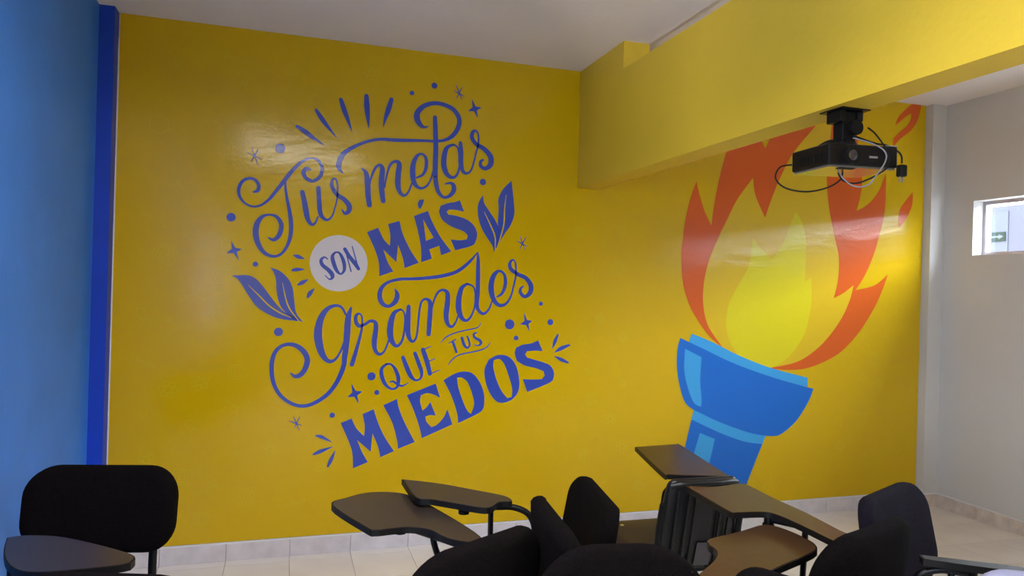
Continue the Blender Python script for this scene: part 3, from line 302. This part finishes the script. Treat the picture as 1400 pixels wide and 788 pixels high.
mural=empty('wall_mural',(0,MY,0),label='huge glossy yellow printed mural with blue Spanish lettering and a flaming torch',category='mural')
def smoothpoly(P,n=5,ang=38):
    m=len(P); V=[Vector(p) for p in P]; corner=[]
    for i in range(m):
        a=(V[i]-V[i-1]); b_=(V[(i+1)%m]-V[i])
        corner.append(a.length<1e-6 or b_.length<1e-6 or a.angle(b_)>math.radians(ang))
    out=[]
    for i in range(m):
        b_,c_=V[i],V[(i+1)%m]
        a=b_-(c_-b_)*.0 if corner[i] else V[i-1]
        d=c_ if corner[(i+1)%m] else V[(i+2)%m]
        if corner[i]: a=b_
        for k in range(n):
            t=k/n
            out.append(.5*((2*b_)+(c_-a)*t+(2*a-5*b_+4*c_-d)*t*t+(3*b_-a-3*c_+d)*t**3))
    return out
def poly_into(bm,loops,y):
    L=[[Vector((p[0],p[1],0)) for p in smoothpoly(l)] for l in loops]
    tri=tessellate_polygon(L); flat=[p for l in L for p in l]
    vs=[bm.verts.new((p.x,y,p.y)) for p in flat]
    for t in tri:
        try:
            f=bm.faces.new([vs[i] for i in t])
        except ValueError: pass
def faceout(bm):
    bm.normal_update()
    for f in bm.faces:
        if f.normal.y>0: f.normal_flip()
def flatmesh(bm,name):
    faceout(bm); me=bpy.data.meshes.new(name); bm.to_mesh(me); bm.free(); return me
def stroke_into(bm,P,y,n=6):
    C=catmull([(p[0],p[1],p[2]) for p in P],n)
    pts=[Vector((p.x,p.y)) for p in C]; W=[max(p.z,.001)/2 for p in C]
    Ls=[];Rs=[]
    for i,p in enumerate(pts):
        t=(pts[min(i+1,len(pts)-1)]-pts[max(i-1,0)]); t.normalize(); nn=Vector((-t.y,t.x))
        Ls.append(bm.verts.new((p.x+nn.x*W[i],y,p.y+nn.y*W[i]))); Rs.append(bm.verts.new((p.x-nn.x*W[i],y,p.y-nn.y*W[i])))
    for i in range(len(pts)-1): bm.faces.new((Ls[i],Rs[i],Rs[i+1],Ls[i+1]))
    for idx,sg_ in ((0,-1),(-1,1)):
        p=pts[idx]; w=W[idx]
        q=pts[1]-pts[0] if idx==0 else pts[-1]-pts[-2]
        a0=math.atan2(q.y,q.x)+(PI/2 if idx==0 else -PI/2)
        cv=bm.verts.new((p.x,y,p.y)); ring=[bm.verts.new((p.x+w*math.cos(a0+PI*k/8),y,p.y+w*math.sin(a0+PI*k/8))) for k in range(9)]
        for k in range(8): bm.faces.new((cv,ring[k],ring[k+1]))
def print_strokes(name,strokes,m,y=-.0012,label=None):
    bm=bmesh.new()
    for i,s_ in enumerate(strokes): stroke_into(bm,s_,y-i*.00006)
    o=link(name,flatmesh(bm,name),m,mural)
    if label: o['label']=label
def print_poly(name,loops,m,y=-.0012,label=None):
    bm=bmesh.new(); poly_into(bm,loops,y); o=link(name,flatmesh(bm,name),m,mural)
    if label: o['label']=label
# yellow sheet (left of the beam up to the ceiling, right of it up to the higher ceiling)
bm=bmesh.new()
box(bm,-.800,1.600,0,.003,.096,H); box(bm,1.600,1.728,0,.003,.096,2.0125); box(bm,1.728,4.182,0,.003,.096,H2)
link('yellow_sheet',finish(bm,'yellow_sheet'),'vyellow',mural,label='glossy yellow printed sheet')
link('paper_edge',boxmesh('paper_edge',-.806,-.800,-.0005,.003,.096,H-.12),'caulk',mural,label='thin white cut edge at the left side of the sheet')
# faint doodles
bm=bmesh.new(); rd=random.Random(3); YC=[0]
def nexty():
    YC[0]+=1; return -.0003-.00002*(YC[0]%23)
def dline(x0,z0,x1,z1,w=.006): 
    stroke_into(bm,[(x0,z0,w),((x0+x1)/2,(z0+z1)/2,w),(x1,z1,w)],nexty(),2)
def dring(x,z,rx,rz,w=.006,sq=False,a=0):
    P=[]
    for k in range(13):
        t=2*PI*k/12; cx_,sz_=math.cos(t),math.sin(t)
        if sq: cx_=math.copysign(abs(cx_)**.5,cx_); sz_=math.copysign(abs(sz_)**.5,sz_)
        u,v=cx_*rx,sz_*rz; P.append((x+u*math.cos(a)-v*math.sin(a),z+u*math.sin(a)+v*math.cos(a),w))
    stroke_into(bm,P[:12],nexty(),2)
def doodle(x,z,kd,s_,a):
    c_,s2=math.cos(a),math.sin(a)
    def tr(u,v): return x+(u*c_-v*s2)*s_, z+(u*s2+v*c_)*s_
    def ln(u0,v0,u1,v1): dline(*tr(u0,v0),*tr(u1,v1))
    if kd==0:
        for t in (0,2.1,4.2): ln(0,0,math.cos(t),math.sin(t)); xx,zz=tr(math.cos(t)*1.1,math.sin(t)*1.1); dring(xx,zz,.1*s_,.1*s_)
    elif kd==1:
        dring(x,z,.9*s_,.75*s_,sq=True,a=a); dring(x,z,.6*s_,.5*s_,sq=True,a=a); ln(-.25,-.3,-.25,.3); ln(.25,-.3,.25,.3)
    elif kd==2:
        for t in (0,1.05,2.1): dring(x,z,.9*s_,.3*s_,a=a+t)
    elif kd==3:
        ln(-.5,-.4,0,.5); ln(0,.5,.5,-.4); ln(-.3,0,.3,0)
    elif kd==4:
        pp=[(math.cos(k*PI/3),math.sin(k*PI/3)) for k in range(7)]
        for p,q_ in zip(pp,pp[1:]): ln(*p,*q_)
        ln(1,0,1.6,.2)
    elif kd==5:
        ln(-.5,0,.5,0); ln(0,-.5,0,.5)
    elif kd==6:
        for k in range(4): dring(*tr(-.9+.6*k,.1*(k%2)),.18*s_,.18*s_)
    else:
        dring(x,z,.45*s_,.6*s_,a=a); ln(-.3,-.8,.3,-.8); ln(0,-.8,0,-.5)
placed=[]
for k in range(900):
    x=rd.uniform(-.68,4.05); z=rd.uniform(.22,2.55)
    if 1.45<x<2.1 and z>1.9: continue
    if 1.2<x<1.75 and z>1.85: continue
    if x>1.7 and z>1.85: continue
    ex=(x-.68)/.98; ez=(z-1.42)/1.0
    if ex*ex+ez*ez<1: continue
    if 1.95<x<3.5 and .3<z: continue
    if any((x-a)**2+(z-b_)**2<.021 for a,b_ in placed): continue
    placed.append((x,z)); doodle(x,z,rd.randrange(8),rd.uniform(.032,.06),rd.uniform(-.6,.6))
o=link('doodle_pattern',flatmesh(bm,'doodle_pattern'),'vdoodle',mural,label='faint paler yellow science doodles'); o['kind']='stuff'
for w_ in ('Tus','metas','grandes'): print_strokes('script_word',WORDS[w_],'vblue',label='blue brush script word '+w_)
bm=bmesh.new(); cx,cz,rx,rz=DISC
vs=[bm.verts.new((cx+rx*math.cos(2*PI*k/64),-.0008,cz+rz*math.sin(2*PI*k/64))) for k in range(64)]; bm.faces.new(vs)
link('disc',flatmesh(bm,'disc'),'vwhite',mural,label='pale lilac-white disc behind the word SON')
for W_,wn in ((SON,'SON'),(QUE,'QUE'),(TUS,'the small TUS')):
    for k_,v_ in W_.items(): print_strokes('letter',v_,'vblue',label='blue letter %s of %s'%(k_,wn))
for i,f_ in enumerate(FLO): print_strokes('flourish',[f_],'vblue',label='thin blue wavy line %s the small TUS'%('above' if i==0 else 'under'))
for k_,v_ in CAPS.items():
    if k_=='A': print_poly('letter',v_,'vblue',label='big blue letter A of MÁS')
    elif k_=='acute_accent': print_poly('accent_mark',v_,'vblue')
    else: print_poly('letter',v_,'vblue',label='big blue letter %s of MÁS'%k_)
for k_,v_ in MIE: print_poly('letter',v_,'vblue',label='big blue letter %s of MIEDOS'%k_)
for r_ in RAYS: print_strokes('ray',[r_],'vblue')
for x,z,r in DOTS:
    bm=bmesh.new(); vs=[bm.verts.new((x+r*math.cos(2*PI*k/24),-.0012,z+r*math.sin(2*PI*k/24))) for k in range(24)]; bm.faces.new(vs)
    link('dot',flatmesh(bm,'dot'),'vblue',mural)
for p in SPARK: print_poly('sparkle',[p],'vblue')
for a in AST: print_strokes('asterisk',a,'vblue')
for p in LEAF: print_poly('leaf',[p],'vblue')
for v_ in VEIN: print_strokes('leaf_vein',[v_],'vdoodle',y=-.0018)
print_poly('amber_flame',AMB,'vamber',y=-.0008)
print_poly('lemon_flame',INN,'vlemon',y=-.0011)
for p,lb in zip(RED,('left','right')): print_poly('red_flame',[p],'vred',y=-.0014,label='orange-red flame tongue on the %s'%lb)
for p in EMB: print_poly('ember',[p],'vred')
print_poly('torch_rim',RIM,'vrim',y=-.0018,label='light blue rim'); print_poly('torch_cup',CUP,'vcup',y=-.0021,label='mid blue cup')
print_poly('torch_handle',HAN,'vcup',y=-.0018,label='mid blue handle'); print_poly('torch_collar',COL,'vrim',y=-.0019,label='light blue collar')
print_poly('cup_highlight',CH,'vrim',y=-.0024,label='light blue stripe'); print_poly('handle_highlight',HH,'vrim',y=-.0021,label='light blue stripe')

# ------------------------------------------------------------ writing chairs
PADW,PADH,PADT=.48,.335,.055
def pad_mesh(name,w,h,t,bend=.04,lean=0,rc=.11,taper=0,pillow=.012,seg=10):
    # rounded rectangle cushion; w along x, h along z, thickness along y, centred
    def outline(sc,inset):
        pts=[]; W2=w/2*sc-inset; H2_=h/2*sc-inset; r=max(min(rc*sc-inset*.5,W2*.98,H2_*.98),.004)
        for qx,qz,a0 in ((1,1,0),(-1,1,PI/2),(-1,-1,PI),(1,-1,3*PI/2)):
            for k in range(seg):
                a=a0+PI/2*k/(seg-1); pts.append((qx*(W2-r)+r*math.cos(a),qz*(H2_-r)+r*math.sin(a)))
        return pts
    bm=bmesh.new(); rings=[]
    prof=[(.0001,-1.0,0),(.45,-.98,0),(.78,-.92,0),(.93,-.78,0),(1,-.45,0),(1,0,0),(1,.45,0),(.93,.78,0),(.78,.92,0),(.45,.98,0),(.0001,1.0,0)]
    prof=[(0.2,-1.0-pillow/t*1.95,0),(.5,-1.0-pillow/t*1.6,0),(.82,-1.0,0),(None,-.86,.010),(None,-.5,.002),(None,0,0),(None,.5,.002),(None,.86,.010),(.82,1.0,0),(.5,1.0+pillow/t*1.6,0),(.2,1.0+pillow/t*1.95,0)]
    for sc,yy_,ins in prof:
        o=outline(1 if sc is None else sc,ins); ring=[]
        for x,z in o:
            y=yy_*t/2 - bend*(1-(x/(w/2))**2) + lean*(z)
            xx=x*(1-taper*(z/(h/2)))
            ring.append(bm.verts.new((xx,y,z)))
        rings.append(ring)
    n=len(rings[0])
    for A,B in zip(rings,rings[1:]):
        for k in range(n): bm.faces.new((A[k],A[(k+1)%n],B[(k+1)%n],B[k]))
    for ring,rev in ((rings[0],False),(rings[-1],True)):
        cv=bm.verts.new(sum((v.co for v in ring),Vector())/n)
        for k in range(n): bm.faces.new((cv,ring[(k+1)%n],ring[k]) if not rev else (cv,ring[k],ring[(k+1)%n]))
    return finish(bm,name,True,60)
def seat_mesh(name,w,d,t):
    bm=bmesh.new(); me=None
    m=pad_mesh(name,w,d,t,bend=0,rc=.10)
    m.transform(Matrix.Rotation(-PI/2,4,'X')); 
    return m
TAB=[(-.045,-.14),(-.05,0),(-.055,.10),(-.10,.165),(-.19,.195),(-.255,.225),(-.29,.29),(-.285,.40),(-.245,.455),(-.12,.50),(0,.535),(.055,.515),(.085,.44),(.09,.33),(.078,.20),(.06,.08),(.048,-.05),(.045,-.14),(.03,-.165),(-.03,-.165)]
def tablet_mesh(name,inset=0,z0=0,z1=.016,pts=TAB):
    P=[Vector((p[0],p[1])) for p in pts]; C=[Vector((p.x,p.y)) for p in catmull([(p.x,p.y,0) for p in P],5,True)]
    n=len(C); out=[]
    for i in range(n):
        t=(C[(i+1)%n]-C[i-1]); t.normalize(); nn=Vector((-t.y,t.x))
        out.append(C[i]+nn*inset)
    bm=bmesh.new()
    lo=[bm.verts.new((p.x,p.y,z0)) for p in out]; hi=[bm.verts.new((p.x,p.y,z1)) for p in out]
    tri=tessellate_polygon([[Vector((p.x,p.y,0)) for p in out]])
    for t in tri: bm.faces.new([hi[i] for i in t]); bm.faces.new([lo[i] for i in t][::-1])
    for i in range(n): bm.faces.new((lo[i],lo[(i+1)%n],hi[(i+1)%n],hi[i]))
    return finish(bm,name,True,50)
def tri_area_sign(pts): return sum(pts[i][0]*pts[(i+1)%len(pts)][1]-pts[(i+1)%len(pts)][0]*pts[i][1] for i in range(len(pts)))
SGN=1 if tri_area_sign(TAB)<0 else -1
MESH={}
def mesh(key,fn):
    if key not in MESH: MESH[key]=fn()
    return MESH[key]
AX=.29   # tablet arm line
def chair(x,y,face,label,pad='fabric',shell=False,tab='tabletop',top=.80,recline=.14,tabz=.70,poly=None,rear=None,padw=PADW,padh=PADH,rc=.13,armx=.27,seatmat=None,tablet=True,screws=(),tipped=False,D=.33):
    """x, y: where the middle of the backrest stands; face: heading of the sitter in degrees; poly: tablet outline on the floor plan"""
    rz=math.radians(face-90); c_,s_=math.cos(rz),math.sin(rz)
    if shell: off=.20
    else: off=0
    r=empty('writing_chair',(x,y,0),rz,label=label,category='chair')
    def loc2(p): dx,dy=p[0]-x,p[1]-y; return (dx*c_+dy*s_,-dx*s_+dy*c_)
    def part(n,me,m,parent=r,loc=None,rot=None,**kw):
        o=link(n,me,None,parent,**kw)
        if m and not me.materials: me.materials.append(M_[m])
        if loc: o.location=loc
        if rot: o.rotation_euler=rot
        return o
    b=part('backrest',mesh(('pad',pad,padw,padh,shell,rc),lambda: pad_mesh('backrest',padw,padh,PADT if not shell else .03,bend=.035 if not shell else .02,taper=.12 if shell else 0,rc=rc,pillow=.010 if not shell else .002)),pad,loc=(0,0,top-padh/2),rot=(recline,0,0))
    if shell:
        for k,xx in enumerate((-.115,-.075,.06,.10)):
            part('shell_rib',mesh(('rib',),lambda: boxmesh('shell_rib',-.004,.004,-.012,0,-.165,.15,bev=.003)),'plastic',b,loc=(xx,-.020-.02*(1-(xx/.16)**2),0))
        part('center_panel',boxmesh('center_panel',-.045,.03,-.008,0,-.16,.12,bev=.003),'plastic',b,loc=(0,-.033,0))
        part('paper_tag',boxmesh('paper_tag',-.032,.032,-.0015,0,-.045,.045,bev=0),'tag',b,loc=(.012,-.046,-.10),rot=(0,.05,0),label='grey paper tag')
        part('top_rim',tubemesh('top_rim',[(-.135,-.012,-.012),(-.10,-.026,0),(-.05,-.036,.004),(0,-.038,.005),(.05,-.036,.004),(.10,-.026,0),(.135,-.012,-.012)],.010),'plastic',b,loc=(0,0,padh/2-.010))
        part('bottom_bracket',boxmesh('bottom_bracket',-.05,.11,-.035,-.005,-.012,.012,bev=.004),'metal',b,loc=(.03,0,-.168))
        part('front_cushion',pad_mesh('front_cushion',.28,.30,.03,bend=.02,rc=.05,pillow=.004),'fabric',b,loc=(0,.03,0))
    sm=seatmat or pad
    st_=part('seat',mesh(('seat',sm,D),lambda: seat_mesh('seat',.40,D,.045)),sm,loc=(0,.05+D/2,.43) if not tipped else (0,.065,.40+D/2),rot=(0,0,0) if not tipped else (math.radians(84),0,0))
    for q_ in screws:
        bm=bmesh.new(); disc(bm,(0,0,0),.008,.004,seg=12); part('screw',finish(bm,'screw',True),'screw',st_,loc=(q_[0],q_[1],.032))
    for sx in (-1,1):
        part('back_post',mesh(('post',sx,round(top,2)),lambda: tubemesh('back_post',[(sx*.165,.155,.395),(sx*.165,.05,.395),(sx*.165,-.002,.42),(sx*.165,-.008,.49),(sx*.165,-.020,top-padh/2),(sx*.165,-.045,top-.09)],.0095,flat=1.4)),'metal')
        part('side_rail',mesh(('rail',sx,D),lambda: tubemesh('side_rail',[(sx*.18,.055,.395),(sx*.18,.05+D,.395)],.0105,smooth=False)),'metal')
        part('leg',mesh(('fleg',sx,D),lambda: tubemesh('leg',[(sx*.18,.03+D,.395),(sx*.185,.055+D,.37),(sx*.19,.07+D,.20),(sx*.192,.08+D,.005)],.0105)),'metal')
        part('leg',mesh(('rleg',sx),lambda: tubemesh('leg',[(sx*.18,.075,.395),(sx*.185,.045,.37),(sx*.195,.0,.20),(sx*.20,-.03,.005)],.0105)),'metal')
    part('cross_bar',mesh(('bar',D),lambda: tubemesh('cross_bar',[(-.18,.025+D,.388),(.18,.025+D,.388)],.009,smooth=False)),'metal')
    if tablet:
        if poly: P=[loc2(p) for p in poly]
        else: P=[(p[0]+armx,p[1]+.235) for p in TAB]
        cx_=sum(p[0] for p in P)/len(P); cy_=sum(p[1] for p in P)/len(P)
        R_=loc2(rear) if rear else (armx,.13)
        d=Vector((cx_-R_[0],cy_-R_[1])); L=d.length; d.normalize(); q0=Vector(R_)
        def on(t,z): p=q0+d*t; return (p.x,p.y,z)
        z=tabz-.029
        part('tablet_arm',tubemesh('tablet_arm',[(.18,.16,.395),(.215,.155,.392),((R_[0]+.22)/2,(R_[1]+.155)/2,.40),(*(q0-d*.045),.48),(*(q0-d*.05),z-.09),(*(q0-d*.03),z-.025),on(.02,z),on(.08,z),on(L*1.0,z)],.0105),'metal')
        e=on(L*.55,z)
        part('arm_strut',tubemesh('arm_strut',[e,(e[0],e[1],z-.02),(.19*.5+e[0]*.5,.28*.5+e[1]*.5,.55),(.185,.28,.40)],.0095,n=4),'metal')
        part('hinge_knob',mesh(('knob',),lambda: knob()),'metal',loc=on(L*1.05,z-.004))
        C_=[(p[0]-cx_,p[1]-cy_) for p in P]
        def slab(name,sc,z0,z1):
            O=[Vector((p.x,p.y)) for p in smoothpoly(C_,5,62)]
            bm=bmesh.new(); lo=[bm.verts.new((p.x*sc,p.y*sc,z0)) for p in O]; hi=[bm.verts.new((p.x*sc,p.y*sc,z1)) for p in O]
            tri=tessellate_polygon([[Vector((p.x,p.y,0)) for p in O]])
            for t in tri: bm.faces.new([hi[i] for i in t]); bm.faces.new([lo[i] for i in t][::-1])
            for i in range(len(O)): bm.faces.new((lo[i],lo[(i+1)%len(O)],hi[(i+1)%len(O)],hi[i]))
            return finish(bm,name,True,50)
        tp=part('tablet',slab('tablet',.975,-.002,.0012),tab,loc=(cx_,cy_,tabz))
        part('tablet_edge',slab('tablet_edge',1.0,-.018,-.0003),'edge',tp)
        return r,tp
    return r,None
def knob():
    bm=bmesh.new(); disc(bm,(0,0,0),.014,.026,seg=14); disc(bm,(0,0,-.016),.018,.010,seg=14); return finish(bm,'hinge_knob',True)
chair(-.560,2.62,-102,'black writing chair at the left, facing the camera in front of the blue wall',tab='tabledark',padh=.28,rc=.10,poly=[(-0.709,2.268),(-0.668,2.277),(-0.56,2.235),(-0.37,2.069),(-0.355,1.999),(-0.4,1.986),(-0.558,1.986),(-0.628,2.04),(-0.679,2.151)],rear=(-.70,2.33))
chair(.480,1.790,120,'black writing chair whose dark kidney-shaped tablet reaches furthest left, seen from behind',top=.787,recline=.124,D=.29,tab='tabledark',poly=[(0.157,2.384),(0.213,2.455),(0.291,2.5),(0.377,2.482),(0.43,2.418),(0.485,2.258),(0.547,2.027),(0.551,1.922),(0.467,1.983),(0.425,2.073),(0.367,2.113),(0.313,2.112),(0.266,2.109),(0.241,2.141)],rear=(.53,1.97))
chair(.775,1.891,-6.5,'black writing chair seen edge-on, left of the chair with the concave back',top=.803,recline=.17,D=.25,tipped=True,poly=[(1.194,1.817),(1.249,1.836),(1.327,1.857),(1.434,1.895),(1.468,1.887),(1.487,1.841),(1.493,1.767),(1.482,1.708),(1.434,1.66),(1.246,1.581),(1.105,1.511),(1.004,1.581),(1.112,1.664),(1.156,1.714),(1.17,1.75),(1.172,1.779)],rear=(1.06,1.55))
chair(.933,2.120,170,'black writing chair with a concave back, its tablet on a curved tube to the left',top=.782,recline=.169,rc=.085,tab='tabledark',tabz=.73,poly=[(0.407,2.535),(0.525,2.453),(0.629,2.349),(0.707,2.263),(0.716,2.211),(0.705,2.198),(0.668,2.198),(0.628,2.152),(0.592,2.159),(0.524,2.22),(0.464,2.273),(0.417,2.308)],rear=(.75,2.22),D=.22)
chair(1.46,2.296,89.4,'writing chair with a bare ribbed black plastic back and a grey paper tag',pad='plastic',shell=True,top=.758,padw=.32,padh=.36,recline=.197,rc=.03,D=.40,seatmat='seatbrown',poly=[(1.557,2.983),(1.788,3.004),(1.795,2.971),(1.707,2.523),(1.691,2.423),(1.513,2.481),(1.451,2.504),(1.448,2.539)],rear=(1.70,2.46),screws=((-.13,.10),))
chair(1.527,1.592,109.3,'black writing chair right of centre, its long brown tablet crossing the ribbed plastic back',top=.808,recline=.125,tabz=.74,poly=[(1.356,2.218),(1.453,2.188),(1.569,2.203),(1.589,2.18),(1.576,2.011),(1.575,1.868),(1.557,1.692),(1.547,1.62),(1.471,1.557),(1.472,1.625),(1.475,1.763),(1.467,1.869),(1.435,1.899),(1.349,1.91),(1.337,1.942)],rear=(1.61,1.72))
chair(.783,1.545,260,'black writing chair at the bottom centre, only its wide rounded back top in view',top=.803,recline=-.02,padw=.45,rc=.16)
chair(1.157,1.26,29.5,'black writing chair at the bottom edge, only a small rounded corner showing',top=.805,recline=.165,rc=.10,tablet=False,D=.2)
chair(1.925,1.828,-65.5,'black writing chair at the right, its upholstery tinted purple as window-lit, in front of the cream corner',pad='fabric_lit',tab='edge',top=.799,recline=.206,rc=.10,poly=[(1.705,1.545),(1.72,1.572),(1.80,1.52),(1.93,1.43),(1.91,1.395),(1.79,1.475)],rear=(1.735,1.545))
chair(-.373,1.710,-108,'black writing chair at the bottom left, only the rim of its back showing',top=.774,recline=.156,tablet=False)
chair(1.729,1.135,-122,'unidentified pale lilac shape in the bottom right corner, built as a writing chair, only its top in view',pad='lilac',top=.796,rc=.10,tablet=False)  # stand-in chair for a rounded object of unknown kind

# ------------------------------------------------------------ projector under the beam
pr=empty('ceiling_projector',(1.42,2.02,1.82),0,label='black projector hanging under the yellow beam on a short bracket',category='projector')
pr.location=(1.68,1.86,1.82); pr.rotation_euler=(0,math.radians(-1),math.radians(14-17.47))
PW,PD,PH=.25,.18,.070
def ppart(n,me,m,parent=pr,**kw): return link(n,me,m,parent,**kw)
ppart('body',boxmesh('body',-PW/2,PW/2,-PD/2,PD/2,.004,PH,bev=.006),'proj')
ppart('underside',boxmesh('underside',-PW/2+.006,PW/2-.006,-PD/2+.006,PD/2-.006,-.002,.006),'projbase',label='glossy underside plate')
bm=bmesh.new(); disc(bm,(-.05,-PD/2-.006,.033),.027,.02,'y',28); lr=ppart('lens_ring',finish(bm,'lens_ring',True),'matte')
bm=bmesh.new(); bmesh.ops.create_uvsphere(bm,u_segments=20,v_segments=12,radius=.019,matrix=Matrix.Translation((-.05,-PD/2-.012,.033))@Matrix.Diagonal((1,.4,1,1))); ppart('lens',finish(bm,'lens',True),'lens',lr)
ppart('vent_slot',boxmesh('vent_slot',-.075,-.02,-PD/2+.012,-PD/2+.03,-.004,-.001),'matte')
for k in range(7): ppart('vent_fin',boxmesh('vent_fin',-PW/2-.002,-PW/2+.002,-.06+k*.016,-.054+k*.016,.014,.045),'matte')
for k in range(5): ppart('button',boxmesh('button',-PW/2+.02+k*.018,-PW/2+.03+k*.018,-.05,-.038,PH,PH+.006,bev=.002),'matte')
ppart('logo_plate',boxmesh('logo_plate',.02,.05,-PD/2-.001,-PD/2+.001,.030,.036),'greycord')
ppart('corner_trim',boxmesh('corner_trim',.08,PW/2,-PD/2,-PD/2+.02,PH,PH+.003),'silver')
for sx,sy in ((-.07,.03),(.03,.03),(-.02,-.05)):
    ppart('bracket_arm',tubemesh('bracket_arm',[(0,0,PH+.030),(sx*.6,sy*.6,PH+.026),(sx,sy,PH+.008),(sx,sy,PH)],.006),'metal')
mt=empty('projector_mount',(1.68,1.86,2.0125),math.radians(-17.5+17.5),label='black steel ceiling bracket between beam and projector',category='bracket')
link('mount_plate',boxmesh('mount_plate',-.055,.055,-.05,.05,-.004,0),'metal',mt)
link('mount_block',boxmesh('mount_block',-.045,-.022,-.03,.03,-.040,-.004,bev=.002),'metal',mt)
link('mount_block',boxmesh('mount_block',.022,.045,-.03,.03,-.034,-.004,bev=.002),'metal',mt)
link('mount_column',boxmesh('mount_column',-.026,.026,-.022,.022,-.10,-.004,bev=.004),'metal',mt)
bm=bmesh.new(); disc(bm,(.018,-.02,-.055),.024,.03,'y',24); link('swivel_disc',finish(bm,'swivel_disc',True),'matte',mt)
bm=bmesh.new(); disc(bm,(0,0,-.112),.045,.022,'z',24,r2=.036); link('swivel_cup',finish(bm,'swivel_cup',True),'metal',mt)
# cords
def P_(x,z,fd):  # helper kept in metres: x to the right along the projector front, z up, fd depth
    return (x,fd,z)
pc1=empty('black_cord',(1.68,1.86,1.82),pr.rotation_euler.z,label='black cord looping out below the left end of the projector',category='cord')
link('cord',tubemesh('cord',[P_(-.115,.03,.095),P_(-.16,.02,.10),P_(-.19,-.02,.08),P_(-.175,-.055,.05),P_(-.12,-.068,.02),P_(-.06,-.055,0),P_(-.02,-.03,-.01),P_(-.01,-.003,-.01)],.0026,seg=8),'matte',pc1)
pc2=empty('power_cord',(1.68,1.86,1.82),pr.rotation_euler.z,label='black power cord over the projector ending in a hanging plug at its right end',category='cord')
link('cord',tubemesh('cord',[(.05,-.045,.135),(.058,-.07,.11),(.07,-.10,.06),(.075,-.112,.02),(.06,-.10,-.01),(.02,-.05,-.04),(-.02,-.03,-.035),(-.035,-.02,-.008)],.0026,seg=8),'matte',pc2)
link('cord',tubemesh('cord',[(.01,-.03,.11),(.06,-.06,.085),(.105,-.07,.078),(.128,-.095,.05),(.13,-.10,.02)],.0028,seg=8),'matte',pc2)
pg=link('plug',boxmesh('plug',.118,.142,-.112,-.088,-.022,.015,bev=.005),'matte',pc2)
for dx_ in (-.006,.006): link('prong',boxmesh('prong',.13+dx_-.0015,.13+dx_+.0015,-.102,-.097,-.038,-.022),'silver',pg)
pc3=empty('grey_cord',(1.68,1.86,1.82),pr.rotation_euler.z,label='thin grey cord hanging in a loop in front of the projector',category='cord')
link('cord',tubemesh('cord',[(.0,-.04,.10),(.03,-.09,.075),(.055,-.112,.05),(.055,-.118,.02),(.03,-.115,-.02),(.005,-.105,-.055),(-.03,-.09,-.060),(-.055,-.07,-.035),(-.06,-.05,-.003)],.0022,seg=8),'greycord',pc3)
